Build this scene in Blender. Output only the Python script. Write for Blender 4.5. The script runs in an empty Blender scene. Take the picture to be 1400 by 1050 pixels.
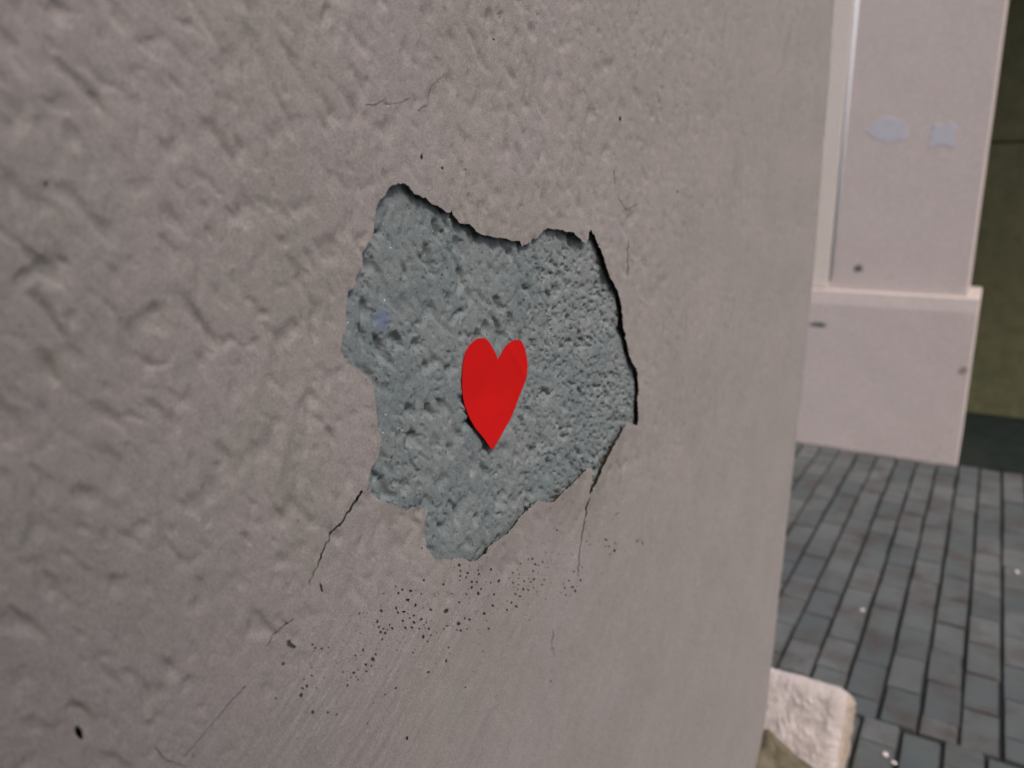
import bpy, bmesh, math, random
import numpy as np
from mathutils import Vector, Matrix
from mathutils.geometry import delaunay_2d_cdt

random.seed(7)
rng = np.random.default_rng(11)
scene = bpy.context.scene
COL = scene.collection

# ------------------------------------------------------------------ camera
FPX = 1070.0                      # focal length in pixels of a 1400 px wide frame
PITCH = math.radians(13.4)        # looking down
YAW = math.radians(31.3)          # turned from +Y towards the wall at -X
CAM_H = 1.44
WALL_X = -0.33                    # face of the plastered wall
cam_data = bpy.data.cameras.new("camera")
cam = bpy.data.objects.new("camera", cam_data)
COL.objects.link(cam)
cam.location = (0, 0, CAM_H)
cam.rotation_euler = (math.pi / 2 - PITCH, 0, YAW)
cam_data.sensor_width = 36.0
cam_data.lens = 36.0 * FPX / 1400.0
cam_data.clip_start = 0.02
cam_data.clip_end = 1000
cam_data.dof.use_dof = True
cam_data.dof.focus_distance = 0.60
cam_data.dof.aperture_fstop = 5.4
scene.camera = cam

# ------------------------------------------------------------------ sky, sun, exposure
SUN = Vector((0.80, -0.42, 1.10)).normalized()
world = bpy.data.worlds.new("World")
scene.world = world
world.use_nodes = True
wn = world.node_tree
bg = wn.nodes["Background"]
sky = wn.nodes.new("ShaderNodeTexSky")
sky.sky_type = 'NISHITA'
sky.sun_disc = False
sky.sun_elevation = math.asin(SUN.z)
sky.sun_rotation = math.atan2(SUN.x, SUN.y)
sky.air_density = 0.6
sky.dust_density = 4.0
sky.ozone_density = 0.6
wn.links.new(sky.outputs[0], bg.inputs[0])
bg.inputs[1].default_value = 0.135
sun_data = bpy.data.lights.new("sun", 'SUN')
sun_data.energy = 1.5
sun_data.angle = math.radians(10)
sun_data.color = (1.0, 0.96, 0.92)
sun = bpy.data.objects.new("sun", sun_data)
COL.objects.link(sun)
sun.rotation_euler = (-SUN).to_track_quat('-Z', 'Y').to_euler()
scene.view_settings.view_transform = 'Standard'
scene.view_settings.look = 'None'
scene.view_settings.gamma = 1.0
scene.view_settings.exposure = 0.32
scene.view_settings.use_curve_mapping = False

# ------------------------------------------------------------------ helpers
def tag(o, label=None, cat=None, group=None, kind=None):
    if label: o["label"] = label
    if cat: o["category"] = cat
    if group: o["group"] = group
    if kind: o["kind"] = kind
    return o

def empty(name, loc=(0, 0, 0)):
    o = bpy.data.objects.new(name, None)
    o.location = loc
    o.empty_display_size = 0.1
    COL.objects.link(o)
    return o

def link(name, me, mats, parent=None):
    o = bpy.data.objects.new(name, me)
    COL.objects.link(o)
    for m in (mats if isinstance(mats, (list, tuple)) else [mats]):
        if len(me.materials) < (len(mats) if isinstance(mats, (list, tuple)) else 1):
            me.materials.append(m)
    if parent:
        o.parent = parent
        o.matrix_parent_inverse = Matrix.Translation(parent.location).inverted()
    return o

def mesh_np(name, verts, faces, smooth=True):
    """verts (n,3); faces: (m,3) or (m,4) array, or a list of tuples"""
    me = bpy.data.meshes.new(name)
    me.from_pydata([tuple(map(float, v)) for v in verts], [], [tuple(map(int, f)) for f in faces])
    me.update()
    if smooth:
        me.polygons.foreach_set("use_smooth", [True] * len(me.polygons))
    return me

def hash2(ix, iy, seed):
    h = (ix.astype(np.int64) * 374761393 + iy.astype(np.int64) * 668265263 + seed * 974634777) & 0xffffffff
    h = ((h ^ (h >> 13)) * 1274126177) & 0xffffffff
    h = h ^ (h >> 16)
    return (h & 0xffffff) / float(0x1000000)

def perlin(x, y, seed=0):
    ix = np.floor(x); iy = np.floor(y)
    fx = x - ix; fy = y - iy
    def g(dx, dy):
        a = hash2(ix + dx, iy + dy, seed) * 2 * np.pi
        return np.cos(a) * (fx - dx) + np.sin(a) * (fy - dy)
    u = fx * fx * fx * (fx * (fx * 6 - 15) + 10)
    v = fy * fy * fy * (fy * (fy * 6 - 15) + 10)
    a = g(0, 0) * (1 - u) + g(1, 0) * u
    b = g(0, 1) * (1 - u) + g(1, 1) * u
    return (a * (1 - v) + b * v) * 1.5

def fbm(x, y, seed=0, octaves=4, gain=0.5):
    r = 0; a = 1.0
    for k in range(octaves):
        r = r + a * perlin(x * 2.03 ** k, y * 2.03 ** k, seed + 17 * k); a *= gain
    return r

def sstep(a, b, x):
    t = np.clip((x - a) / (b - a), 0, 1)
    return t * t * (3 - 2 * t)

def ray(px, py):
    px = np.asarray(px, float); py = np.asarray(py, float)
    X = (px - 700) / FPX; Y = (py - 525) / FPX
    fwd = math.cos(PITCH) - Y * math.sin(PITCH)
    up = -math.sin(PITCH) - Y * math.cos(PITCH)
    return (-math.sin(YAW) * fwd + math.cos(YAW) * X, math.cos(YAW) * fwd + math.sin(YAW) * X, up)

def on_wall(px, py):              # survey of the wall face: (distance along the wall, height)
    d = ray(px, py); k = WALL_X / d[0]
    return d[1] * k, CAM_H + d[2] * k

def on_y(px, py, y0):             # point on a plane that faces the street
    d = ray(px, py); k = y0 / d[1]
    return float(d[0] * k), float(CAM_H + d[2] * k)

def on_ground(px, py):
    d = ray(px, py); k = -CAM_H / d[2]
    return float(d[0] * k), float(d[1] * k)

# ------------------------------------------------------------------ materials
def new_mat(name):
    m = bpy.data.materials.new(name)
    m.use_nodes = True
    nt = m.node_tree
    return m, nt, nt.nodes["Principled BSDF"]

def N(nt, typ, **kw):
    n = nt.nodes.new(typ)
    for k, v in kw.items():
        if k in n.inputs: n.inputs[k].default_value = v
        else: setattr(n, k, v)
    return n

def coords(nt, scale=(1, 1, 1)):
    tc = N(nt, "ShaderNodeTexCoord")
    mp = N(nt, "ShaderNodeMapping")
    mp.inputs["Scale"].default_value = scale
    nt.links.new(tc.outputs["Object"], mp.inputs["Vector"])
    return mp.outputs["Vector"]

def noise(nt, vec, scale, detail=4, rough=0.5):
    n = N(nt, "ShaderNodeTexNoise")
    n.inputs["Scale"].default_value = scale
    n.inputs["Detail"].default_value = detail
    n.inputs["Roughness"].default_value = rough
    nt.links.new(vec, n.inputs["Vector"])
    return n.outputs["Fac"]

def ramp(nt, fac, p0, p1, c0=(0, 0, 0, 1), c1=(1, 1, 1, 1)):
    r = N(nt, "ShaderNodeValToRGB")
    r.color_ramp.elements[0].position = p0; r.color_ramp.elements[0].color = c0
    r.color_ramp.elements[1].position = p1; r.color_ramp.elements[1].color = c1
    nt.links.new(fac, r.inputs["Fac"])
    return r.outputs["Color"]

def mix(nt, fac, a, b, blend='MIX'):
    m = N(nt, "ShaderNodeMix", data_type='RGBA', blend_type=blend)
    if isinstance(fac, (int, float)): m.inputs[0].default_value = fac
    else: nt.links.new(fac, m.inputs[0])
    for sock, v in ((m.inputs[6], a), (m.inputs[7], b)):
        if isinstance(v, tuple): sock.default_value = v if len(v) == 4 else (*v, 1)
        else: nt.links.new(v, sock)
    return m.outputs[2]

def bump(nt, height, dist, strength=1.0, normal=None):
    b = N(nt, "ShaderNodeBump")
    b.inputs["Strength"].default_value = strength
    b.inputs["Distance"].default_value = dist
    nt.links.new(height, b.inputs["Height"])
    if normal: nt.links.new(normal, b.inputs["Normal"])
    return b.outputs["Normal"]

def plaster_mat(name, base, stain, speck, grain=1400, grain_d=0.00012, rough=0.85, stain_amt=0.35, smear=None):
    m, nt, p = new_mat(name)
    v = coords(nt)
    big = noise(nt, v, 9, 5, 0.6)
    c = mix(nt, ramp(nt, big, 0.42, 0.75), base, stain)
    c = mix(nt, stain_amt, base, c)
    if smear:                         # faint dirty smears with the slant of the roller marks
        tc = N(nt, "ShaderNodeTexCoord")
        m1 = N(nt, "ShaderNodeMapping"); m1.inputs["Rotation"].default_value = (math.radians(25), 0, 0)
        m2 = N(nt, "ShaderNodeMapping"); m2.inputs["Scale"].default_value = (1.0, 1.0, 0.42)
        nt.links.new(tc.outputs["Object"], m1.inputs["Vector"]); nt.links.new(m1.outputs[0], m2.inputs["Vector"])
        sf = ramp(nt, noise(nt, m2.outputs[0], 62, 3, 0.55), 0.57, 0.76, (0, 0, 0, 1), (0.62, 0.62, 0.62, 1))
        area = ramp(nt, noise(nt, v, 6, 2, 0.5), 0.38, 0.60)
        at = N(nt, "ShaderNodeAttribute", attribute_name="trowelled")
        rough_only = ramp(nt, at.outputs["Fac"], 0.2, 0.9, (1, 1, 1, 1), (0.1, 0.1, 0.1, 1))
        c = mix(nt, mix(nt, 1.0, mix(nt, 1.0, sf, area, 'MULTIPLY'), rough_only, 'MULTIPLY'), c, smear)
        # trowel and scuff marks running up along the edge of the smoothed area
        m3 = N(nt, "ShaderNodeMapping"); m3.inputs["Rotation"].default_value = (math.radians(-31), 0, 0)
        m4 = N(nt, "ShaderNodeMapping"); m4.inputs["Scale"].default_value = (1.0, 0.035, 1.0)
        nt.links.new(tc.outputs["Object"], m3.inputs["Vector"]); nt.links.new(m3.outputs[0], m4.inputs["Vector"])
        sk = ramp(nt, noise(nt, m4.outputs[0], 420, 3, 0.7), 0.5, 0.72)
        band = N(nt, "ShaderNodeAttribute", attribute_name="scuffed")
        c = mix(nt, mix(nt, 1.0, sk, band.outputs["Color"], 'MULTIPLY'), c, (0.50, 0.46, 0.44, 1))
        sk2 = ramp(nt, noise(nt, m4.outputs[0], 300, 3, 0.7), 0.60, 0.70)
        c = mix(nt, mix(nt, 1.0, sk2, band.outputs["Color"], 'MULTIPLY'), c, (0.26, 0.24, 0.21, 1))
    mott = noise(nt, v, 55, 4, 0.65)
    c = mix(nt, 1.0, c, ramp(nt, mott, 0.25, 0.75, (0.86, 0.865, 0.86, 1), (1.0, 1.0, 1.0, 1)), 'MULTIPLY')
    g = noise(nt, v, grain, 2, 0.7)
    c = mix(nt, 1.0, c, ramp(nt, g, 0.28, 0.72, (0.70, 0.70, 0.70, 1), (1.06, 1.06, 1.06, 1)), 'MULTIPLY')
    g2 = noise(nt, v, grain * 0.5, 1, 0.5)
    c = mix(nt, 1.0, c, ramp(nt, g2, 0.25, 0.75, (0.80, 0.80, 0.80, 1), (1.06, 1.06, 1.06, 1)), 'MULTIPLY')
    sp = noise(nt, v, 420, 1, 0.5)
    c = mix(nt, ramp(nt, sp, 0.735, 0.77), c, speck)
    nt.links.new(c, p.inputs["Base Color"])
    p.inputs["Roughness"].default_value = rough
    p.inputs["Specular IOR Level"].default_value = 0.25
    n1 = bump(nt, g, grain_d, 0.9)
    n2 = bump(nt, noise(nt, v, 260, 3, 0.6), 0.00035, 0.8, n1)
    nt.links.new(n2, p.inputs["Normal"])
    return m

M = {}
M['coat'] = plaster_mat("wall_paint", (0.376, 0.334, 0.316), (0.322, 0.303, 0.256), (0.18, 0.165, 0.12), stain_amt=0.5, smear=(0.225, 0.215, 0.165))
M['pillar'] = plaster_mat("pillar_paint", (0.70, 0.60, 0.56), (0.62, 0.515, 0.465), (0.44, 0.37, 0.32), grain=500, grain_d=0.0002)
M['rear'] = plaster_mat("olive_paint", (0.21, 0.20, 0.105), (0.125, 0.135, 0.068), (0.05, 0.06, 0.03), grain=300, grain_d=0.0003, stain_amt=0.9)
M['edge'] = plaster_mat("plaster_body_with_shade", (0.050, 0.043, 0.028), (0.085, 0.070, 0.045), (0.26, 0.21, 0.13), grain=900, grain_d=0.0003)  # brown plaster with tan flecks, darkened to carry the rim's shadow
M['under'] = plaster_mat("under_coat", (0.10, 0.09, 0.07), (0.075, 0.068, 0.05), (0.05, 0.045, 0.035))
M['core'] = plaster_mat("wall_core", (0.16, 0.16, 0.15), (0.12, 0.12, 0.11), (0.1, 0.1, 0.1))
M['chip'] = plaster_mat("bare_patch", (0.64, 0.62, 0.67), (0.72, 0.68, 0.72), (0.5, 0.5, 0.55), grain=500)
M['band'] = plaster_mat("band_paint", (0.85, 0.745, 0.665), (0.81, 0.70, 0.62), (0.5, 0.42, 0.36), grain=500, grain_d=0.0002)
M['bead'] = plaster_mat("white_bead", (0.90, 0.88, 0.89), (0.88, 0.85, 0.86), (0.6, 0.55, 0.5), grain=500)
M['darkchip'] = plaster_mat("dark_chip", (0.17, 0.18, 0.165), (0.22, 0.22, 0.20), (0.1, 0.1, 0.1), grain=500)
M['brownchip'] = plaster_mat("brown_chip", (0.42, 0.31, 0.26), (0.38, 0.28, 0.23), (0.1, 0.1, 0.1), grain=500)

def render_mat():
    m, nt, p = new_mat("old_grey_render")
    v = coords(nt)
    c = mix(nt, ramp(nt, noise(nt, v, 22, 5, 0.6), 0.35, 0.7), (0.200, 0.232, 0.234, 1), (0.272, 0.282, 0.282, 1))
    c = mix(nt, 1.0, c, ramp(nt, noise(nt, v, 700, 3, 0.7), 0.3, 0.72, (0.6, 0.63, 0.62, 1), (1, 1, 1, 1)), 'MULTIPLY')
    c = mix(nt, ramp(nt, noise(nt, v, 330, 2, 0.5), 0.665, 0.72), c, (0.05, 0.062, 0.058, 1))
    c = mix(nt, ramp(nt, noise(nt, v, 210, 3, 0.6), 0.66, 0.72), c, (0.045, 0.058, 0.054, 1))
    c = mix(nt, ramp(nt, noise(nt, v, 520, 1, 0.5), 0.755, 0.78), c, (0.62, 0.63, 0.63, 1))
    # old blue paint smear
    s0, t0 = on_wall(531, 437)
    geo = N(nt, "ShaderNodeTexCoord")
    d = N(nt, "ShaderNodeVectorMath", operation='DISTANCE')
    nt.links.new(geo.outputs["Object"], d.inputs[0])
    d.inputs[1].default_value = (WALL_X - 0.004, float(s0), float(t0))
    ad = N(nt, "ShaderNodeMath", operation='MULTIPLY_ADD')
    nt.links.new(noise(nt, v, 160, 3, 0.6), ad.inputs[0]); ad.inputs[1].default_value = 0.012
    nt.links.new(d.outputs["Value"], ad.inputs[2])
    sm = ramp(nt, ad.outputs[0], 0.010, 0.0145, (1, 1, 1, 1), (0, 0, 0, 1))
    c = mix(nt, sm, c, (0.15, 0.19, 0.27, 1))
    nt.links.new(c, p.inputs["Base Color"])
    p.inputs["Roughness"].default_value = 0.8
    p.inputs["Specular IOR Level"].default_value = 0.3
    n1 = bump(nt, noise(nt, v, 900, 3, 0.7), 0.00022, 1.0)
    n2 = bump(nt, noise(nt, v, 330, 3, 0.6), 0.00035, 1.0, n1)
    nt.links.new(n2, p.inputs["Normal"])
    return m
M['render'] = render_mat()

def heart_mat():
    m, nt, p = new_mat("red_paper")
    v = coords(nt)
    c = mix(nt, noise(nt, v, 1500, 2, 0.7), (0.54, 0.006, 0.006, 1), (0.62, 0.009, 0.008, 1))
    nt.links.new(c, p.inputs["Base Color"])
    p.inputs["Roughness"].default_value = 0.6
    p.inputs["Specular IOR Level"].default_value = 0.12
    nt.links.new(bump(nt, noise(nt, v, 1800, 3, 0.6), 0.00005, 0.6), p.inputs["Normal"])
    return m
M['heart'] = heart_mat()

def paver_mat():
    m, nt, p = new_mat("grey_paver")
    v = coords(nt)
    geo = N(nt, "ShaderNodeNewGeometry")
    oi = N(nt, "ShaderNodeObjectInfo")
    c = ramp(nt, oi.outputs["Random"], 0.0, 1.0, (0.090, 0.103, 0.103, 1), (0.140, 0.144, 0.140, 1))
    st = noise(nt, geo.outputs["Position"], 7, 5, 0.65)
    c = mix(nt, ramp(nt, st, 0.46, 0.68), c, (0.085, 0.074, 0.066, 1))
    st2 = noise(nt, geo.outputs["Position"], 2.2, 3, 0.6)
    c = mix(nt, 1.0, c, ramp(nt, st2, 0.3, 0.7, (0.78, 0.80, 0.82, 1), (1.1, 1.1, 1.1, 1)), 'MULTIPLY')
    g = noise(nt, geo.outputs["Position"], 240, 4, 0.7)
    c = mix(nt, 1.0, c, ramp(nt, g, 0.3, 0.7, (0.7, 0.7, 0.7, 1), (1.1, 1.1, 1.1, 1)), 'MULTIPLY')
    nt.links.new(c, p.inputs["Base Color"])
    p.inputs["Roughness"].default_value = 0.7
    p.inputs["Specular IOR Level"].default_value = 0.35
    n1 = bump(nt, g, 0.0015, 0.8)
    nt.links.new(bump(nt, st, 0.004, 0.6, n1), p.inputs["Normal"])
    return m
M['paver'] = paver_mat()

def simple(name, a, b, scale, d=0.001, rough=0.9):
    m, nt, p = new_mat(name)
    v = coords(nt)
    f = noise(nt, v, scale, 5, 0.65)
    nt.links.new(mix(nt, ramp(nt, f, 0.35, 0.68), (*a, 1), (*b, 1)), p.inputs["Base Color"])
    p.inputs["Roughness"].default_value = rough
    p.inputs["Specular IOR Level"].default_value = 0.2
    nt.links.new(bump(nt, noise(nt, v, scale * 6, 4, 0.65), d, 0.8), p.inputs["Normal"])
    return m
M['sand'] = simple("joint_sand", (0.012, 0.016, 0.015), (0.028, 0.030, 0.026), 60)
M['floor'] = simple("painted_shade_floor", (0.006, 0.011, 0.009), (0.014, 0.020, 0.016), 9)  # the passage's shadow is put into this near-black floor colour
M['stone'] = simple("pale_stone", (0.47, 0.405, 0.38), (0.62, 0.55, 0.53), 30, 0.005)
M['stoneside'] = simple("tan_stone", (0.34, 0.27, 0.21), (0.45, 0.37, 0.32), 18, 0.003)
M['mortar'] = simple("olive_mortar", (0.085, 0.072, 0.045), (0.19, 0.16, 0.115), 16, 0.006)
M['crumb'] = simple("pale_crumb", (0.62, 0.52, 0.50), (0.75, 0.66, 0.64), 90)

# ------------------------------------------------------------------ ground
def quad_sheet(name, x0, x1, y0, y1, z, mat, parent=None):
    return link(name, mesh_np(name, [(x0, y0, z), (x1, y0, z), (x1, y1, z), (x0, y1, z)], [(0, 1, 2, 3)], False), mat, parent)
M['asphalt'] = simple("asphalt", (0.045, 0.047, 0.047), (0.065, 0.066, 0.065), 40)
ground = quad_sheet("ground", -250, 250, -250, 250, -0.016, M['asphalt'])
tag(ground, kind="structure")

# ------------------------------------------------------------------ plastered wall
wall = empty("plastered_wall", (WALL_X, 0.6, 0.0))
tag(wall, "close pinkish grey plastered wall with a broken hole showing grey render", "wall")

END_T = np.array([-0.2, 0.27, 0.38, 0.906, 1.103, 1.30, 1.822, 2.5, 3.3])
END_S = np.array([1.66, 1.715, 1.733, 1.791, 1.816, 1.822, 1.790, 1.77, 1.76])
_tt = np.linspace(-0.2, 3.3, 400)
_ss = np.interp(_tt, END_T, END_S)
_k = np.hanning(61); _k /= _k.sum()
_ss = np.convolve(np.pad(_ss, 30, mode='edge'), _k, 'valid')
def s_end(t):                                     # the corner is not quite plumb
    return np.interp(t, _tt, _ss) + 0.0035 * perlin(np.asarray(t) * 9.0, np.asarray(t) * 0 + .5, 5) + 0.0015 * perlin(np.asarray(t) * 40.0, np.asarray(t) * 0 + .5, 6)

LA = np.array([on_wall(*p) for p in ((200, 1100), (400, 935), (520, 858), (760, 745), (1000, 610))], float)
def smooth_mask(s, t):                            # 1 where the wall was trowelled smooth
    line = np.interp(s, LA[:, 0], LA[:, 1]) + 0.02 * perlin(s * 14, t * 14, 31)
    return sstep(-0.055, 0.030, line - t)

OUT = [(487,390),(489,378.6),(496.4,363),(497,346),(500,338.6),(507,326),(510,320),(510.7,311),(512,295),(516.4,281.4),(519.3,272),(527,267),(530,261.4),(535.7,253.6),(543,251),(553,250.7),(558.6,254.3),(563,260.7),(565.7,265),(572,266.4),(578.6,271),(582,269.7),(588.6,275.7),(597,280.7),(604,284.3),(612,290.3),(617.9,290.7),(620.3,287.9),(622.9,295.7),(628.6,305),(635.7,306.4),(641.4,306),(648.6,312.9),(650.5,316.6),(658.6,320.7),(674.3,324.3),(690,325.7),(701.4,329.3),(711.4,328.9),(712.9,334.3),(714.3,337.9),(717.9,335.4),(725.7,331.4),(731.4,326.4),(736.4,326),(738.6,320.7),(745,314.3),(750,311.7),(758.6,313.6),(768.6,313.6),(772.9,317),(781.4,317),(787,322.9),(792.9,327.9),(798.6,331.4),(801.4,328.6),(802.6,318.6),(805,313.6),(810.7,320.7),(812,327),(818.6,339.3),(824.3,357),(830,374.3),(835,382.9),(838.6,390.7),(844,400),(846.5,412),(849.3,422.9),(849.6,435),(850,448.6),(853.6,457),(855.7,472.9),(862.9,495.7),(869.3,504.3),(872,517),(872.9,534.3),(870,545.7),(870.7,562.9),(870,581.4),(863.6,579.7),(855.7,575.7),(852.9,578.6),(842.9,597),(834.3,610),(825.7,627),(818.6,645.7),(811.4,661.4),(804.3,675),(803.3,668.6),(805.7,652.9),(806.4,637),(800,640.7),(792.9,645.7),(784.3,655.7),(777,662.9),(767,670),(752.9,685),(741.4,685.7),(730,682.5),(722.9,692),(711.4,700.7),(702.9,714.3),(694.3,722.9),(688.6,728.6),(680,734.3),(668.6,741.4),(662.9,747),(660,754.3),(654.3,757),(644.3,765.7),(637,766.4),(630,762),(621.4,762.9),(617,765),(600,764.3),(594.3,764.3),(590.7,758.6),(585,748.6),(583.6,732.9),(580.7,722.9),(582.9,711.4),(585.7,702.9),(585.7,696),(578.6,694.6),(571.4,694.3),(564.3,693.6),(560.7,697),(555.7,699),(549.3,697),(544.3,691.4),(534.3,688.3),(525,690),(520,683.6),(511.4,677),(501,669.3),(502.9,664.3),(503.6,651.4),(507,641.4),(512.9,631.4),(517,621.4),(519.6,612),(520.7,597.9),(516,583.6),(516,562),(511.4,533.6),(509,522.9),(498.6,511.4),(490,502.9),(478.6,497.9),(468.6,482.9),(467.9,478.6),(471.4,460),(475,444.3),(476.4,420),(476.4,410),(478.6,397.9),(483.6,395.7)]
def resample(pts, step, closed=True, jit=0.0):
    pts = np.array(pts, float); out = []
    n = len(pts)
    for i in range(n if closed else n - 1):
        a = pts[i]; b = pts[(i + 1) % n]
        k = max(1, int(round(np.linalg.norm(b - a) / step)))
        for j in range(k):
            p = a + (b - a) * j / k
            out.append(p + (rng.normal(0, jit, 2) if j else 0))
    if not closed: out.append(pts[-1])
    return np.array(out)
outline = resample(OUT, 2.2, True, 0.38)


_lo = outline[(np.arange(len(outline)) > np.argmin(np.hypot(*(outline - [790, 326]).T))) & (np.arange(len(outline)) < np.argmin(np.hypot(*(outline - [644, 766]).T)))]
_ls, _lt = on_wall(_lo[::3, 0], _lo[::3, 1])
_i1 = np.argmin(np.hypot(*(_lo[::3] - [870, 581]).T))
_lw = np.where(np.arange(len(_ls)) > _i1, 0.0034, 0.0018)
_lw = np.convolve(np.pad(_lw, 6, mode='edge'), np.ones(13) / 13, 'valid')
def coat_lift(s, t):                              # the loose edge has come away from the wall
    s = np.asarray(s, float); t = np.asarray(t, float); out = np.empty(s.shape)
    f, g, o = s.ravel(), t.ravel(), out.ravel()
    for c in range(0, len(f), 20000):
        d = np.hypot(f[c:c + 20000, None] - _ls[None], g[c:c + 20000, None] - _lt[None]).min(1)
        w = np.hypot(f[c:c + 20000, None] - _ls[None], g[c:c + 20000, None] - _lt[None]).argmin(1)
        o[c:c + 20000] = _lw[w] * np.exp(-(d / 0.020) ** 1.4)
    return o.reshape(s.shape)

def coat_h(s, t):
    u = 0.42 * s - 0.907 * t; v = 0.907 * s + 0.42 * t
    wob = 0.006 * perlin(s * 22, t * 22, 3)
    n1 = perlin((u + wob) / 0.0225, (v + wob) / 0.0108, 1)
    n1b = perlin((u - wob) / 0.0125, (v + wob) / 0.0068, 2)
    dim = -0.0022 * sstep(0.14, 0.85, n1) - 0.0011 * sstep(0.14, 0.75, n1b)
    fine = 0.00030 * fbm(u / 0.012, v / 0.0065, 7, 3)
    low = 0.0020 * perlin(s / 0.11, t / 0.13, 9)
    sm = smooth_mask(s, t)
    k = (1 - 0.88 * sm) * (1 - 0.55 * sstep(0.60, 1.15, s))
    ls = 0.85 * s + 0.52 * t; lt = -0.52 * s + 0.85 * t
    streak = 0.00045 * perlin(ls / 0.09, lt / 0.0045, 21) * sm
    pat = sstep(0.25, 0.55, fbm(s / 0.05, t / 0.05, 44, 2)) * 0.4 + 0.75
    return (dim * pat + fine) * k + low + streak + coat_lift(s, t)

def slot(pts, w0, w1):
    """thin closed polygon round a polyline (a crack), tapering from w0 to w1"""
    c = resample(pts, 4.0, False, 0.55); n = len(c)
    d = np.gradient(c, axis=0); d /= np.linalg.norm(d, axis=1)[:, None]
    nn = np.stack([-d[:, 1], d[:, 0]], 1)
    w = (w0 + (w1 - w0) * np.linspace(0, 1, n)) * (1 + 0.25 * rng.normal(0, 1, n)).clip(0.5, 1.5)
    return np.concatenate([c + nn * w[:, None] / 2, (c - nn * w[:, None] / 2)[::-1]])
CRACKS = [
    ([(495,671),(491,677),(484,687),(480,694),(473.6,701),(470,710),(467,715),(458.6,722),(454,729),(451.4,737),(445.7,744),(442,754),(435.7,770),(429,787),(424,799)], 3.6, 1.1),
    ([(803.6,680),(802.5,690),(800,715),(797,735),(793,765),(791,788)], 1.5, 0.7),
    ([(498,143),(508,144),(516,142),(523,137),(530,143),(545,141),(553,138.6),(562,134)], 1.2, 0.8),
    ([(572.7,151.6),(588,141.6),(592,117.6),(609.7,101)], 0.8, 0.6),
    ([(839,232),(840.7,246),(845,270),(856,286.7),(873,279)], 0.8, 0.7),
    ([(860,327),(859,349),(860,379)], 0.7, 0.8),
    ([(404,846),(390,857),(376,870),(366,884)], 1.1, 0.8),
    ([(338,938),(310,966),(280,1003),(252,1034)], 1.0, 0.8),
    ([(212,1022),(224,1038),(256,1048)], 1.4, 1.0),
    ([(755,860),(753,880),(757,897)], 0.7, 0.5),
]
def blob(x, y, rx, ry, n=8, ang=0.0):
    a = np.linspace(0, 2 * np.pi, n, endpoint=False) + rng.uniform(0, 1)
    r = rng.uniform(0.45, 1.35, n)
    p = np.stack([np.cos(a) * r * rx, np.sin(a) * r * ry], 1)
    c, s_ = math.cos(ang), math.sin(ang)
    return np.stack([x + p[:, 0] * c - p[:, 1] * s_, y + p[:, 0] * s_ + p[:, 1] * c], 1)
holes = [slot(*c) for c in CRACKS]
holes.append(np.array([(394,876),(398,875),(400,880),(406,884),(404,887),(398,886),(393.5,883)], float))
for x, y, rx, ry, a in ((440.5,804,2.2,6,-.25),(446,797.5,2.2,3.6,.2),(109,1000,5,10,-.15),(339.5,939,3.6,3.0,.7),(60,251,3,4.5,.2),(577,214,1.6,4,0),(848.5,162,1.6,3.4,0),(675,54,1.7,1.9,0),(606,229,2,2.4,.3),(620,244,1.1,1.4,0),(637,231,.9,1,0),(714,280.5,.9,1.1,0),(926,262,1.2,2.4,0),(534,724,1.2,1.3,0),(378,955,1.8,2,0),(419,938,2.0,2.0,0),(501,988,1.6,1.6,0),(438,152,.01,.01,0),(557,1010,1.7,3.2,.3),(752,931,1.2,1.2,0),(680,951,1.0,1.3,0),(778,794,1.4,1.4,0),(835,758,1.1,1.6,0)):
    if rx > .5: holes.append(blob(x, y, rx, ry, 8, a))
CL = [(885,212,1.6),(872,265,2),(915,297,1.6),(905,360,1.7),(903,400,2),(890,430,1.4),(935,437,1.2),(960,485,2),(795,312,1.9),(770,432,1.6),(753,412,1.2),(730,460,2),(705,330,1.3),(680,395,1.5),(690,425,1.5),(700,455,1.3),(1093,330,2.3),(1078,350,1.5),(1203,375,1.6),(1163,403,1.6),(1230,380,1.3),(1370,298,1.7),(1318,345,1.5),(1275,105,1.8),(1352,78,1.4),(1075,170,1.1),(965,147,1.2),(650,615,2),(670,585,1.3),(605,650,1.4),(610,688,1.2),(265,762,1.6),(225,828,1.9),(290,935,1.8),(378,933,1.8),(428,945,1.3),(620,998,1.7),(128,648,1.8),(548,595,1.2),(990,695,1.2),(1095,628,1.2),(1110,550,1.0),(895,578,1),(800,563,1),(725,828,1.3),(790,790,1.1),(560,737,1.2),(495,770,1.3),(707,500,1.2),(1348,433,1.2),(1315,570,1.1),(1210,788,1.1),(875,245,1.0),(868,285,1.2),(880,375,1),(912,420,1.1),(948,470,1.3),(965,470,1),(715,440,1.1),(740,440,.9),(655,640,1.2),(640,655,1),(625,690,1),(255,800,1.3),(235,790,1.1),(245,740,1)]
for cx, cy, r in CL:
    r *= rng.uniform(1.15, 1.6); holes.append(blob(360 + cx / 4.375, 760 + cy / 4.375, r * rng.uniform(.8, 1.1), r * rng.uniform(.9, 1.4), 6))
for _ in range(34):                               # tight clusters of broken pinholes
    a = rng.uniform(0, 1); x0 = 440 + 400 * a + rng.normal(0, 22); y0 = 905 - 165 * a + rng.normal(0, 30)
    for _ in range(int(rng.integers(3, 9))):
        r = rng.uniform(.8, 2.0); holes.append(blob(x0 + rng.normal(0, 6), y0 + rng.normal(0, 7), r, r * rng.uniform(.8, 1.5), 6, rng.uniform(0, 3)))
cand = 0
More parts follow.
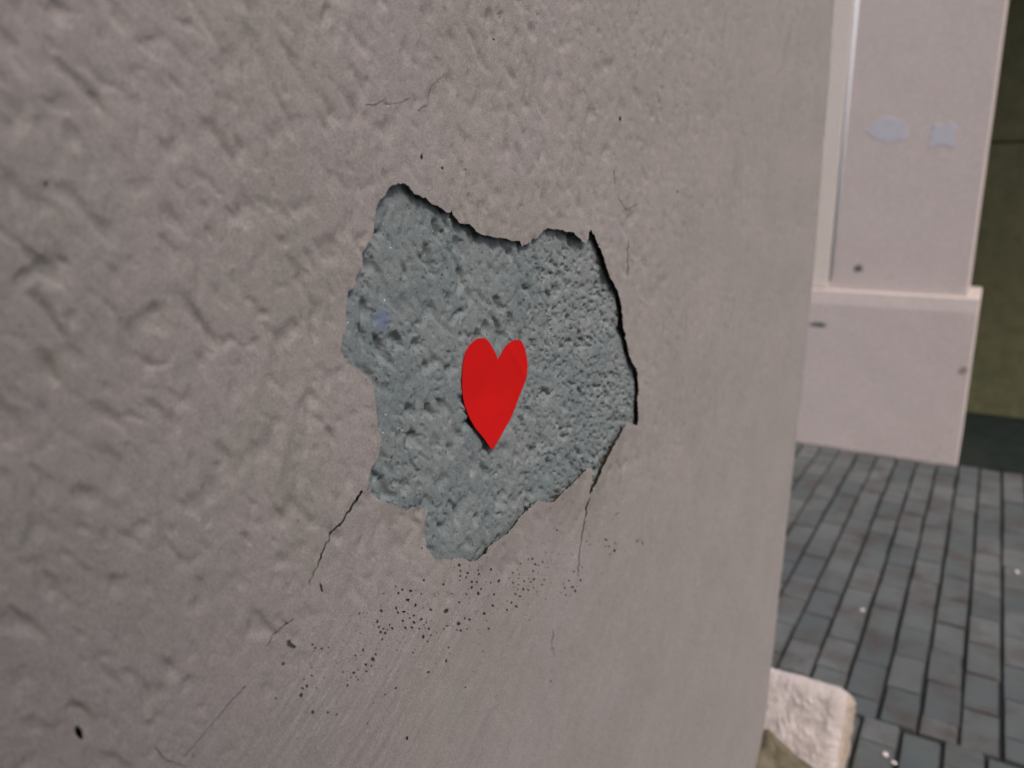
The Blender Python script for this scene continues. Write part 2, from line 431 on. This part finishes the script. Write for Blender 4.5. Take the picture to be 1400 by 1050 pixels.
while cand < 330:                                 # scattered pinholes along the trowelled edge
    a = rng.uniform(0, 1); x = 440 + 400 * a + rng.normal(0, 26); y = 905 - 175 * a + rng.normal(0, 40)
    holes.append(blob(x, y, rng.uniform(.45, 1.0), rng.uniform(.5, 1.2), 5, rng.uniform(0, 3))); cand += 1

def in_poly(P, poly):
    x, y = P[:, 0], P[:, 1]; ins = np.zeros(len(P), bool)
    x0, y0 = poly.min(0) - 1; x1, y1 = poly.max(0) + 1
    idx = np.where((x > x0) & (x < x1) & (y > y0) & (y < y1))[0]
    if len(idx) == 0: return ins
    xs, ys = x[idx], y[idx]; r = np.zeros(len(idx), bool)
    for i in range(len(poly)):
        (xa, ya), (xb, yb) = poly[i - 1], poly[i]
        c = ((ya > ys) != (yb > ys))
        if c.any():
            r ^= c & (xs < (xb - xa) * (ys - ya) / ((yb - ya) if yb != ya else 1e-12) + xa)
    ins[idx] = r
    return ins

# pinholes that overlap the hole or each other are dropped
keep = []; occ = []
for h in holes:
    c = h.mean(0); r = np.linalg.norm(h - c, axis=1).max()
    if len(h) <= 8:
        if in_poly(h, outline).any() or min(np.hypot(*(outline - c).T)) < r + 1.2: continue
        if any(np.hypot(*(c - oc)) < r + orr + 0.8 for oc, orr in occ): continue
        if any(in_poly(h, k).any() or np.min(np.hypot(k[:, None, 0] - h[None, :, 0], k[:, None, 1] - h[None, :, 1])) < 1.0 for k in keep if len(k) > 8): continue
        occ.append((c, r))
    keep.append(h)
holes = keep

def wall_px(s, t):                                # inverse of on_wall
    X, Y, Z = WALL_X, s, t - CAM_H
    f = -math.sin(YAW) * X + math.cos(YAW) * Y
    r = math.cos(YAW) * X + math.sin(YAW) * Y
    zc = f * math.cos(PITCH) - Z * math.sin(PITCH)
    yc = f * math.sin(PITCH) + Z * math.cos(PITCH)
    return 700 + FPX * r / zc, 525 - FPX * yc / zc

R_C = 0.012                                       # rounding of the wall's corner
def s_c(t): return s_end(t) - R_C
XL, YT, YB = -160.0, -150.0, 1200.0
tr = np.linspace(3.0, -0.05, 900)
rx, ry = wall_px(s_c(tr), tr)
ok = (ry > YT) & (ry < YB)
right = np.stack([rx[ok], ry[ok]], 1)
sel = [0]
for i in range(1, len(right)):
    if np.linalg.norm(right[i] - right[sel[-1]]) > 3.2: sel.append(i)
right = right[sel]; right_t = tr[ok][sel]
gx = np.arange(XL, 1200, 3.3); gy = np.arange(YT, YB, 3.3)
G = np.stack(np.meshgrid(gx, gy), -1).reshape(-1, 2) + rng.uniform(-1.0, 1.0, (len(gx) * len(gy), 2))
xr = np.interp(G[:, 1], right[:, 1], right[:, 0])
G = G[(G[:, 0] > XL + 2) & (G[:, 1] > YT + 2) & (G[:, 1] < YB - 2) & (G[:, 0] < xr - 2)]
G = G[(G[:, 1] > right[0, 1]) & (G[:, 1] < right[-1, 1])]
def near(poly, P, d):
    x0, y0 = poly.min(0) - d; x1, y1 = poly.max(0) + d
    idx = np.where((P[:, 0] > x0) & (P[:, 0] < x1) & (P[:, 1] > y0) & (P[:, 1] < y1))[0]
    bad = np.zeros(len(P), bool)
    if len(idx):
        for c in range(0, len(idx), 2000):
            ii = idx[c:c + 2000]
            dd = np.hypot(P[ii, None, 0] - poly[None, :, 0], P[ii, None, 1] - poly[None, :, 1]).min(1)
            bad[ii] = dd < d
    return bad
for poly in [outline] + holes:
    G = G[~in_poly(G, poly)]
    G = G[~near(poly, G, 1.1)]
n_r = len(right)
top_y, bot_y = right[0, 1], right[-1, 1]
left_y = np.arange(bot_y - 8, top_y + 4, -8.0)
bottom = np.stack([np.arange(right[-1, 0] - 8, XL + 4, -8.0)] , 1); bottom = np.concatenate([bottom, np.full_like(bottom, bot_y)], 1)
top = np.stack([np.arange(XL + 8, right[0, 0] - 4, 8.0)], 1); top = np.concatenate([top, np.full_like(top, top_y)], 1)
left = np.stack([np.full_like(left_y, XL), left_y], 1)
ring = np.concatenate([right, bottom, [[XL, bot_y]], left, [[XL, top_y]], top])
P_all = [ring, outline] + holes + [G]
off = np.cumsum([0] + [len(p) for p in P_all])
edges = []
for k in range(len(P_all) - 1):
    n = len(P_all[k]); edges += [(off[k] + i, off[k] + (i + 1) % n) for i in range(n)]
PP = np.concatenate(P_all)
res = delaunay_2d_cdt([Vector(p) for p in PP], [(int(a), int(b)) for a, b in edges], [list(range(int(off[0]), int(off[1])))], 1, 1e-5)
V2 = np.array([tuple(v) for v in res[0]]); T2 = np.array(res[2])
cen = V2[T2].mean(1)
dele = np.zeros(len(T2), bool)
for poly in [outline] + holes: dele |= in_poly(cen, poly)
T2 = T2[~dele]
s_, t_ = on_wall(V2[:, 0], V2[:, 1])
hh = coat_h(s_, t_)
edge_fade = sstep(0.0, 0.05, s_c(t_) - s_)
V3 = np.stack([WALL_X + hh * (0.25 + 0.75 * edge_fade), s_, t_], 1)
verts = [V3]; faces = [tuple(f) for f in T2]
# the rest of the wall face, beyond the finely modelled part, up to its real size
S0, Z1 = -2.5, 3.2
inv = {}
for i, o in enumerate(res[3]):
    for q in o: inv[q] = i
rid = [inv[i] for i in range(len(ring))]
base = len(V3); extra = []
def ext(i):
    s, t = s_[i], t_[i]; px, py = V2[i]
    return s, t
def add(v):
    extra.append(v); return base + len(extra) - 1
nb, nl = len(bottom), len(left)
i_bot = list(range(n_r - 1, n_r + nb + 1)); i_left = list(range(n_r + nb, n_r + nb + 1 + nl + 1)); i_top = list(range(n_r + nb + 1 + nl, len(ring))) + [0]
def strip(idx, fn):
    prev = None
    for q in idx:
        i = rid[q]; j = add(fn(s_[i], t_[i]))
        if prev is not None: faces.append((prev[0], prev[1], j, i))
        prev = (i, j)
    return prev
strip(i_bot, lambda s, t: (WALL_X, s if s > 0.3 else s, -0.02))
strip(i_top, lambda s, t: (WALL_X, s, Z1))
sL = s_[rid[n_r + nb]]; sL2 = s_[rid[n_r + nb + 1 + nl]]
strip(i_left, lambda s, t: (WALL_X, S0, t))
a = add((WALL_X, S0, -0.02)); b = add((WALL_X, sL, -0.02)); c = rid[n_r + nb]; d_ = add((WALL_X, S0, t_[c])); faces.append((a, b, c, d_))
a = add((WALL_X, S0, Z1)); c = rid[n_r + nb + 1 + nl]; b = add((WALL_X, s_[c], Z1)); d_ = add((WALL_X, S0, t_[c])); faces.append((d_, c, b, a))
# rounded corner and end face
rows = [rid[i] for i in range(n_r)]
tl = [Z1] + list(t_[rows]) + [-0.02]
prev = None
for k, t in enumerate(tl):
    sc = float(s_c(np.array([t]))[0]) if 0 < k < len(tl) - 1 else float(s_c(np.array([min(max(t, -0.05), 3.0)]))[0])
    row = []
    if 0 < k < len(tl) - 1: row.append(rows[k - 1]); x0 = V3[rows[k - 1], 0]; sc = V3[rows[k - 1], 1]
    else: row.append(add((WALL_X, sc, t))); x0 = WALL_X
    for q in range(1, 6):
        an = q / 5 * math.pi / 2
        w = 0.0012 * float(perlin(np.array([t * 60.]), np.array([q * .7]), 12)[0])
        row.append(add((x0 - R_C * (1 - math.cos(an)) + w, sc + R_C * math.sin(an) + w, t)))
    row.append(add((WALL_X - 0.36, sc + R_C, t)))
    if prev:
        for q in range(len(row) - 1): faces.append((prev[q], row[q], row[q + 1], prev[q + 1]))
    prev = row
allv = np.concatenate([V3, np.array(extra)])
coat_me = mesh_np("paint_coat", allv, faces)
bm = bmesh.new(); bm.from_mesh(coat_me)
bmesh.ops.recalc_face_normals(bm, faces=bm.faces)
bm.to_mesh(coat_me); bm.free()
co_ = np.empty(len(coat_me.vertices) * 3); coat_me.vertices.foreach_get("co", co_); co_ = co_.reshape(-1, 3)
line_ = np.interp(co_[:, 1], LA[:, 0], LA[:, 1])
coat_me.attributes.new("trowelled", 'FLOAT', 'POINT').data.foreach_set("value", smooth_mask(co_[:, 1], co_[:, 2]).astype(np.float32))
sc_ = np.exp(-((line_ - co_[:, 2] - 0.022) / 0.028) ** 2) * sstep(0.22, 0.34, co_[:, 1]) * sstep(1.0, 0.6, co_[:, 1]) * (0.35 + 0.65 * sstep(-.2, .5, perlin(co_[:, 1] / .07, co_[:, 2] / .05, 77))) * 0.75
coat_me.attributes.new("scuffed", 'FLOAT', 'POINT').data.foreach_set("value", sc_.astype(np.float32))
coat = link("paint_coat", coat_me, M['coat'], wall)

# core of the wall behind the coat
def box_mesh(name, x0, x1, y0, y1, z0, z1, bev=0.0, seg=1):
    bm = bmesh.new()
    bmesh.ops.create_cube(bm, size=1.0, matrix=Matrix.Translation(((x0 + x1) / 2, (y0 + y1) / 2, (z0 + z1) / 2)) @ Matrix.Diagonal((x1 - x0, y1 - y0, z1 - z0, 1)))
    if bev: bmesh.ops.bevel(bm, geom=bm.edges[:], offset=bev, segments=seg, affect='EDGES', profile=0.5)
    me = bpy.data.meshes.new(name); bm.to_mesh(me); bm.free()
    return me
link("wall_core", box_mesh("wall_core", WALL_X - 0.36, WALL_X - 0.0125, S0, 1.60, 0.0, Z1 - 0.005), M['core'], wall)

link("added_shade_wall", box_mesh("added_shade_wall", WALL_X + 0.004, 3.0, -1.15, -0.85, -0.02, Z1, 0.01), M['coat'], wall)  # unseen wall behind the camera, added to dim the plaster's left side

link("added_shade_slab", box_mesh("added_shade_slab", WALL_X - 0.01, 1.35, -1.16, -0.42, 2.60, 2.76, 0.012), M['coat'], wall)  # unseen overhead slab, added to shade the plaster towards the left

_bx = np.arange(385, 905, 6.0); _by = np.arange(772, 1010, 6.0)
_BX, _BY = np.meshgrid(_bx, _by); _bs, _bt = on_wall(_BX.ravel(), _BY.ravel())
_bi = (np.arange(len(_by) - 1)[:, None] * len(_bx) + np.arange(len(_bx) - 1)[None]).ravel()
link("under_coat", mesh_np("under_coat", np.stack([WALL_X + coat_h(_bs, _bt) - 0.0011, _bs, _bt], 1), np.stack([_bi, _bi + len(_bx), _bi + len(_bx) + 1, _bi + 1], 1)), M['under'], wall)

# broken edge of the plaster: a lip, then an undercut where it has come away
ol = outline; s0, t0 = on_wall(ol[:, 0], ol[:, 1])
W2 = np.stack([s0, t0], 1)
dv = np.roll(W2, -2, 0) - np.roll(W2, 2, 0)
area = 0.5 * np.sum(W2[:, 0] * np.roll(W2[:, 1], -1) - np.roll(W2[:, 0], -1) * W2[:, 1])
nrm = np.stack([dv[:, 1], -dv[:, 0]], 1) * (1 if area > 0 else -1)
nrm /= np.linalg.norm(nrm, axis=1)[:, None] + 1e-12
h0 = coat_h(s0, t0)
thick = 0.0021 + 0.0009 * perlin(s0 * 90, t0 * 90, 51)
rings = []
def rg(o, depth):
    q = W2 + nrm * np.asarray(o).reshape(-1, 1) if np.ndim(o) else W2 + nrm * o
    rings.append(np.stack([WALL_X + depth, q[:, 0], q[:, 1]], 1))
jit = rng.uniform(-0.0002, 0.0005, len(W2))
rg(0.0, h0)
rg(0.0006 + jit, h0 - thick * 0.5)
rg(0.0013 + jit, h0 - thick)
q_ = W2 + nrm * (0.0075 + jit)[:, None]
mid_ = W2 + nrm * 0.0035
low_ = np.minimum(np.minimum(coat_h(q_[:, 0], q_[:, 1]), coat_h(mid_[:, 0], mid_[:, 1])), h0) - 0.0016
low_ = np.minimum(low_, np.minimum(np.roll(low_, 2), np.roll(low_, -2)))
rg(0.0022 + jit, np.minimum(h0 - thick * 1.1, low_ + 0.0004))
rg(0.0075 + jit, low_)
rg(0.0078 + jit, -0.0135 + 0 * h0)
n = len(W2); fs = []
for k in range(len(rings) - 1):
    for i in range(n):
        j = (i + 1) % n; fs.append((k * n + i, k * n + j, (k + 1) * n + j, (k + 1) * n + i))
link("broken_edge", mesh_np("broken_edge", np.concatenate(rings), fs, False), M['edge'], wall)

# the older grey render that the hole lays bare
def sub_h(s, t):
    u = 0.42 * s - 0.907 * t; v = 0.907 * s + 0.42 * t
    wob = 0.004 * perlin(s * 30, t * 30, 63)
    n1 = perlin((u + wob) / 0.018, (v + wob) / 0.0095, 61)
    n2 = perlin((u - wob) / 0.0085, (v + wob) / 0.0055, 62)
    n3 = perlin(u / 0.0058, v / 0.0040, 64)
    rough = 0.22 + 1.1 * sstep(0.50, 0.74, s)
    pm = 0.5 + 0.8 * sstep(-0.25, 0.45, fbm(s / 0.035, t / 0.035, 68, 2))
    dim = (-0.0036 * sstep(-0.05, 0.80, n1) * (1.2 - 0.35 * rough) - 0.0022 * sstep(0.05, 0.75, n2) * (0.45 + 0.4 * rough) - 0.0034 * sstep(0.34, 0.46, n3) * rough) * pm
    peb = 0.00022 * fbm(s / 0.0032, t / 0.0032, 65, 3, .6) * rough
    return dim + peb + 0.0008 * perlin(s / 0.06, t / 0.06, 66)
SUB_X = WALL_X - 0.0044
ax = np.arange(452, 892, 1.35); ay = np.arange(238, 782, 1.5)
AX, AY = np.meshgrid(ax, ay); ss, ts = on_wall(AX.ravel(), AY.ravel())
vv = np.stack([SUB_X + sub_h(ss, ts), ss, ts], 1)
nx, ny = len(ax), len(ay)
ii = (np.arange(ny - 1)[:, None] * nx + np.arange(nx - 1)[None]).ravel()
link("exposed_render", mesh_np("exposed_render", vv, np.stack([ii, ii + nx, ii + nx + 1, ii + 1], 1)), M['render'], wall)

# ------------------------------------------------------------------ red paper heart
HT = [(680.8,491.3),(677.4,481.8),(672,472.4),(668,465.6),(663.7,462.5),(656.8,461.8),(650.8,463.9),(643,470.7),(638,478.4),(634.2,489.6),(632,505),(631,522),(632.8,541),(635.4,554.7),(641.4,571.8),(648.3,585.5),(658.6,599),(668.8,614.7),(675.7,604.4),(684.3,590.7),(692.8,578.7),(700.5,566.7),(708.3,547.8),(715,530.7),(719.4,515.3),(722,498),(719.4,481),(716,470.7),(711.7,464.2),(703,464.7),(694.5,469.8),(688.5,477.6),(684.3,486)]
ho = resample(HT, 2.5, True, 0.0)
sm_ = ho.copy()
for _ in range(2):
    sm_ = 0.5 * sm_ + 0.25 * np.roll(sm_, 1, 0) + 0.25 * np.roll(sm_, -1, 0)
tipd = np.minimum(np.hypot(*(ho - [680.8, 491.3]).T), np.hypot(*(ho - [668.8, 614.7]).T))
ho = np.where((tipd < 5)[:, None], ho, sm_)
gx = np.arange(628, 726, 3.0); gy = np.arange(458, 618, 3.0)
hg = np.stack(np.meshgrid(gx, gy), -1).reshape(-1, 2)
hg = hg[in_poly(hg, ho) & ~near(ho, hg, 1.3)]
n = len(ho)
rs = delaunay_2d_cdt([Vector(p) for p in np.concatenate([ho, hg])], [(i, (i + 1) % n) for i in range(n)], [list(range(n))], 1, 1e-6)
hv = np.array([tuple(v) for v in rs[0]]); hf = np.array(rs[2])
_k = (SUB_X + 0.001) / WALL_X
hs, htt = on_wall(hv[:, 0], hv[:, 1]); hs = hs * _k; htt = CAM_H + (htt - CAM_H) * _k
tip_s, tip_t = on_wall(668.8, 614.7); tip_s = tip_s * _k; tip_t = CAM_H + (tip_t - CAM_H) * _k
lift = 0.0032 * sstep(0.055, 0.0, np.hypot(hs - tip_s, htt - tip_t)) + 0.0009 * sstep(0.0, -0.03, hs - on_wall(650, 560)[0])
crease = 0.0005 * np.exp(-(((hs - 0.548) * 0.75 + (htt - 1.315) * 0.66) / 0.004) ** 2)
hx = SUB_X + 0.0009 + lift + crease + 0.0004 * perlin(hs * 40, htt * 40, 71)
root = Vector((SUB_X, float(tip_s), float(tip_t)))
fr = np.stack([hx, hs, htt], 1); bk = fr - [0.00028, 0, 0]
binv = {}
for i, o in enumerate(rs[3]):
    for q in o: binv[q] = i
nb_ = len(fr)
sides = []
for i in range(n):
    a, b = binv[i], binv[(i + 1) % n]
    sides.append((a, b, b + nb_, a + nb_))
me = mesh_np("paper_heart", np.concatenate([fr, bk]) - np.array(root), [tuple(f) for f in hf] + [tuple(f[::-1] + nb_) for f in hf] + sides, False)
bm = bmesh.new(); bm.from_mesh(me); bmesh.ops.recalc_face_normals(bm, faces=bm.faces); bm.to_mesh(me); bm.free()
heart = link("paper_heart", me, M['heart']); heart.location = root
tag(heart, "small red cut paper heart stuck on the bare grey render", "paper heart")

# ------------------------------------------------------------------ pillar across the pavement
PY = 4.77; SHY = 4.825
pillar = empty("rendered_pillar", (-0.55, 5.05, 0.0))
tag(pillar, "pale pinkish rendered pillar on a wider plinth standing on the pavers", "pillar")
def wobble(me, amp, sc, seed):
    n = len(me.vertices); co = np.empty(n * 3); me.vertices.foreach_get("co", co); co = co.reshape(-1, 3)
    co[:, 0] += amp * perlin(co[:, 2] * sc, co[:, 1] * sc, seed)
    co[:, 1] += amp * perlin(co[:, 0] * sc, co[:, 2] * sc, seed + 1)
    me.vertices.foreach_set("co", co.ravel()); me.update()
    return me
def fine_box(name, x0, x1, y0, y1, z0, z1, bev, cuts, amp, sc, seed, top_in=0.0):
    me = box_mesh(name, x0, x1, y0, y1, z0, z1, bev, 3)
    bm = bmesh.new(); bm.from_mesh(me)
    long = [e for e in bm.edges if e.calc_length() > 0.15]
    bmesh.ops.subdivide_edges(bm, edges=long, cuts=cuts, use_grid_fill=True)
    if top_in:
        for v in bm.verts:
            k = max(0.0, (v.co.z - (z1 - 0.035)) / 0.035)
            v.co.y += top_in * k if v.co.y < (y0 + y1) / 2 else 0
    bm.to_mesh(me); bm.free()
    return wobble(me, amp, sc, seed)
link("plinth", fine_box("plinth", -1.15, -0.030, PY, 5.42, -0.02, 0.925, 0.008, 12, 0.0012, 5, 81, 0.013), M['pillar'], pillar)
link("shaft", fine_box("shaft", -1.05, -0.092, SHY, 5.34, 0.90, 3.30, 0.005, 14, 0.0008, 4, 83), M['pillar'], pillar)
link("raised_band", fine_box("raised_band", -1.052, -0.797, SHY - 0.008, SHY + 0.03, 0.93, 3.298, 0.004, 14, 0.0006, 4, 85), M['band'], pillar)
bm = bmesh.new()
bmesh.ops.create_cone(bm, cap_ends=True, segments=16, radius1=0.016, radius2=0.016, depth=2.30, matrix=Matrix.Translation((-0.785, SHY + 0.0095, 2.13)))
me = bpy.data.meshes.new("corner_bead"); bm.to_mesh(me); bm.free()
me.polygons.foreach_set("use_smooth", [len(p.vertices) == 4 for p in me.polygons])
link("corner_bead", me, M['bead'], pillar)
def flake(name, px, py, rx, ry, y0, mat, parent, n=14, square=False, depth=0.0015, seed=0):
    """a thin irregular scab of filler or bare spot standing a little proud of the face"""
    r_ = np.random.default_rng(seed)
    cx, cz = on_y(px, py, y0); k = y0 / FPX * 0.98
    pts = []
    for i in range(n):
        a = 2 * math.pi * i / n
        c, s = math.cos(a), math.sin(a)
        q = (1 / max(abs(c), abs(s))) if square else 1.0
        w = r_.uniform(0.74, 1.2)
        pts.append((cx + c * q * w * rx * k, cz + s * q * w * ry * k))
    f = [(x, y0 - depth, z) for x, z in pts]; b = [(cx + (x - cx) * 1.06, y0 + 0.004, cz + (z - cz) * 1.06) for x, z in pts]
    fs = [tuple(range(n))] + [(i, (i + 1) % n, n + (i + 1) % n, n + i) for i in range(n)]
    me = mesh_np(name, f + b, fs, False)
    bm = bmesh.new(); bm.from_mesh(me); bmesh.ops.recalc_face_normals(bm, faces=bm.faces); bm.to_mesh(me); bm.free()
    return link(name, me, mat, parent)
tag(flake("filler_patch", 1213, 178, 22, 15, SHY, M['chip'], pillar, 26, False, seed=1), "oval bluish grey bare patch on the pillar shaft")
tag(flake("filler_patch", 1290, 184, 13, 13, SHY, M['chip'], pillar, 26, True, seed=2), "squarish bluish grey bare patch on the pillar shaft")
flake("chip", 1119, 444, 13, 3.5, PY, M['darkchip'], pillar, 10, seed=3)
flake("chip", 1173, 367, 5, 5, SHY, M['darkchip'], pillar, 9, seed=4)
flake("chip", 1316, 507, 5, 6, PY, M['brownchip'], pillar, 9, seed=5)

# ------------------------------------------------------------------ covered passage behind the pillar
passage = empty("covered_passage", (0.6, 6.1, 0.0))
tag(passage, "dim olive walled covered passage behind the pale pillar", "passage")
RY = 6.11
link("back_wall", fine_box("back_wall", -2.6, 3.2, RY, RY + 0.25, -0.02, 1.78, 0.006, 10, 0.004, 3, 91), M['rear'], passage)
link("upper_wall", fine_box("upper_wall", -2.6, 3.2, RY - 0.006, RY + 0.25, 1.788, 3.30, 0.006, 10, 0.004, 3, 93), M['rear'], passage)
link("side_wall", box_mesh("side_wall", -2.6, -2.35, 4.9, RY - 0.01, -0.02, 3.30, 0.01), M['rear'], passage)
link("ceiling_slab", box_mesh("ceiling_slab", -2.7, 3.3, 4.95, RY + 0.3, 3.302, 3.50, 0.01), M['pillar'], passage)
pf = quad_sheet("passage_floor", -2.6, 3.2, 4.80, RY + 0.01, -0.003, M['floor'])  # dark sheet as painted shade, starting at the shadow line
tag(pf, kind="structure")

# ------------------------------------------------------------------ pavement of small grey blocks
pave = quad_sheet("pavement", -3.2, 2.6, -1.5, 4.80, -0.009, M['sand'])
tag(pave, kind="structure")
variants = []
for k in range(5):
    bm = bmesh.new()
    bmesh.ops.create_cube(bm, size=1.0, matrix=Matrix.Translation((0, 0, -0.03)) @ Matrix.Diagonal((0.0925, 0.1935, 0.06, 1)))
    te = [e for e in bm.edges if all(v.co.z > -0.01 for v in e.verts)]
    ve = [e for e in bm.edges if abs(e.verts[0].co.z - e.verts[1].co.z) > 0.03]
    lo = [e for e in te if abs(e.verts[0].co.y - e.verts[1].co.y) > 0.1]
    bmesh.ops.bevel(bm, geom=ve, offset=0.003, segments=1, affect='EDGES')
    lo = [e for e in bm.edges if all(v.co.z > -0.001 for v in e.verts) and abs(e.verts[0].co.y - e.verts[1].co.y) > 0.1]
    bmesh.ops.bevel(bm, geom=lo, offset=0.008, segments=2, affect='EDGES')
    sh = [e for e in bm.edges if all(v.co.z > -0.002 and abs(v.co.y) > 0.09 for v in e.verts) and abs(e.verts[0].co.x - e.verts[1].co.x) > 0.05]
    bmesh.ops.bevel(bm, geom=sh, offset=0.0055, segments=1, affect='EDGES')
    for v in bm.verts:
        if v.co.z > -0.008: v.co.x += random.uniform(-.0008, .0008); v.co.y += random.uniform(-.0012, .0012); v.co.z += random.uniform(-.0006, .0006)
    me = bpy.data.meshes.new("paver"); bm.to_mesh(me); bm.free(); me.materials.append(M['paver'])
    variants.append(me)
def project(x, y, z):
    X, Y, Z = x, y, z - CAM_H
    f = -math.sin(YAW) * X + math.cos(YAW) * Y; r = math.cos(YAW) * X + math.sin(YAW) * Y
    zc = f * math.cos(PITCH) - Z * math.sin(PITCH); yc = f * math.sin(PITCH) + Z * math.cos(PITCH)
    return (700 + FPX * r / zc, 525 - FPX * yc / zc) if zc > 0.1 else (-9e9, 9e9)
SPLIT_Y = 2.195
spots = []
for col in range(-31, 26):
    x = -0.022 + (col + 0.5) * 0.1015
    ph = (0.1 if col % 2 else 0.0) + random.uniform(-0.018, 0.018)
    y = SPLIT_Y + ph - 0.1
    while y < 4.79:
        y1 = y + 0.2
        if y > SPLIT_Y - 0.19: spots.append((x, max(y, SPLIT_Y), min(y1, 4.795)))
        y = y1
    y = SPLIT_Y - ((0.1 if col % 2 else 0.0) + random.uniform(0, 0.02))
    spots.append((x - 0.036, y, SPLIT_Y)) if SPLIT_Y - y > 0.03 else None
    while y > -1.2:
        spots.append((x - 0.036, y - 0.2, y)); y -= 0.2
indiv, rest = [], []
for x, ya, yb in spots:
    if yb - ya < 0.012: continue
    yc = (ya + yb) / 2; u, v = project(x, yc, 0)
    # hidden behind the wall's end or behind the pillar's plinth, or out of the frame
    seen = 1020 < u < 1440 and 590 < v < 1100
    (indiv if seen else rest).append((x, ya, yb))
indiv.sort(key=lambda q: q[1])
rest += indiv[300:]; indiv = indiv[:300]
def paver_matrix(x, ya, yb):
    r = Matrix.Rotation(random.gauss(0, .006), 4, 'Z') @ Matrix.Rotation(random.gauss(0, .006), 4, 'X') @ Matrix.Rotation(random.gauss(0, .008), 4, 'Y')
    return Matrix.Translation((x + random.gauss(0, .0012), (ya + yb) / 2, random.gauss(0, .0012))) @ r @ Matrix.Diagonal((1, (yb - ya) / 0.2, 1, 1))
for x, ya, yb in indiv:
    o = bpy.data.objects.new("paver", random.choice(variants)); COL.objects.link(o)
    o.matrix_world = paver_matrix(x, ya, yb); o.parent = pave
bm = bmesh.new()
for x, ya, yb in rest:
    k = len(bm.verts); bm.from_mesh(random.choice(variants)); bm.verts.ensure_lookup_table()
    bmesh.ops.transform(bm, matrix=paver_matrix(x, ya, yb), verts=bm.verts[k:])
me = bpy.data.meshes.new("outlying_pavers"); bm.to_mesh(me); bm.free()
o = link("outlying_pavers", me, M['paver'], pave); tag(o, kind="stuff")

# ------------------------------------------------------------------ guard stone and mortar at the wall's foot
def rough_block(name, x0, x1, y0, y1, z0, z1, bev, cuts, amp, seed, mats):
    me = box_mesh(name, x0, x1, y0, y1, z0, z1, bev, 2)
    bm = bmesh.new(); bm.from_mesh(me)
    bmesh.ops.subdivide_edges(bm, edges=[e for e in bm.edges if e.calc_length() > 0.08], cuts=cuts, use_grid_fill=True)
    bmesh.ops.triangulate(bm, faces=[f for f in bm.faces if len(f.verts) > 4])
    bm.normal_update()
    co = np.array([v.co[:] for v in bm.verts]); nn = np.array([v.normal[:] for v in bm.verts])
    a = co[:, 0] + .6 * co[:, 1]; b = co[:, 2] + .3 * co[:, 1]
    h = amp * (fbm(a / .07, b / .07, seed, 4, .6) + 1.1 * np.abs(perlin(a / .016 + b / .03, b / .03 - a / .05, seed + 3)) + .35 * perlin(a / .007, b / .008, seed + 4))
    co += nn * h[:, None]
    kz = np.clip((co[:, 2] - z0) / (z1 - z0), 0, 1)
    fr_ = np.clip(1 - (co[:, 1] - y0) / (y1 - y0), 0, 1)
    co[:, 1] += 0.16 * kz * fr_ - 0.12 * (1 - kz) * 0
    co[:, 2] -= 0.10 * (1 - fr_) * kz
    for v, c in zip(bm.verts, co): v.co = c
    for f in bm.faces:
        f.smooth = True
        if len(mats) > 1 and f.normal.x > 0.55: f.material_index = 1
    bm.to_mesh(me); bm.free()
    for m in mats: me.materials.append(m)
    return me
SY = 1.76; STOP = 1.92
xr_, zt = on_y(1168, 940, STOP); xl_, zl = on_y(1058, 914, STOP)
xt, _ = on_y(1160, 940, SY)
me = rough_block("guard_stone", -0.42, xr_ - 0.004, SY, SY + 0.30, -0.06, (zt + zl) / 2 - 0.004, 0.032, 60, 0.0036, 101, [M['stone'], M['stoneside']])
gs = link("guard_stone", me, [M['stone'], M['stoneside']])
tag(gs, "rough pale hewn guard stone standing at the wall's end", "stone")
# mortar haunch
nr, na = 26, 64
ax_, az_ = -0.318, float(on_wall(1052, 990)[1]) + 0.03
ay_ = 1.70
vv = []; ff = []
for i in range(nr + 1):
    q = i / nr
    for j in range(na):
        an = 2 * math.pi * j / na
        R = 0.26 * (1 + 0.12 * math.sin(3 * an + 1) + 0.08 * math.sin(7 * an))
        z = az_ * (1 - q) ** 1.15 - 0.02 * q
        vv.append((ax_ + math.cos(an) * R * q, ay_ + math.sin(an) * R * q * 0.8, z))
for i in range(nr):
    for j in range(na):
        k = (j + 1) % na; ff.append((i * na + j, (i + 1) * na + j, (i + 1) * na + k, i * na + k))
vv = np.array(vv); d = fbm(vv[:, 0] / .05 + vv[:, 2] / .06, vv[:, 1] / .05, 111, 4, .55)
vv[:, 2] += 0.008 * d; vv[:, 0] += 0.006 * fbm(vv[:, 2] / .04, vv[:, 1] / .04, 113, 3)
mm = link("mortar_haunch", mesh_np("mortar_haunch", vv, ff), M['mortar'])
tag(mm, "olive brown mortar heaped against the wall's foot before the pale stone", "mortar")

# crumbs of plaster on the pavers
for px, py, r, lab in ((1210, 1033, .0085, "larger pale plaster crumb near the guard stone"), (1222, 1044, .007, "smaller pale plaster crumb near the guard stone"),
                  (1390, 783, .010, "pale plaster crumb lying far out on the open pavers"), (1179, 835, .0075, "pale plaster crumb on the pavers between stone and plinth")):
    x, y = on_ground(px, py)
    bm = bmesh.new(); bmesh.ops.create_icosphere(bm, subdivisions=2, radius=r)
    for v in bm.verts:
        v.co *= random.uniform(.8, 1.15); v.co.z *= 0.5
    me = bpy.data.meshes.new("plaster_crumb"); bm.to_mesh(me); bm.free()
    o = link("plaster_crumb", me, M['crumb']); o.location = (x, y, r * .45)
    tag(o, lab, "crumb", "plaster crumbs on the pavement")
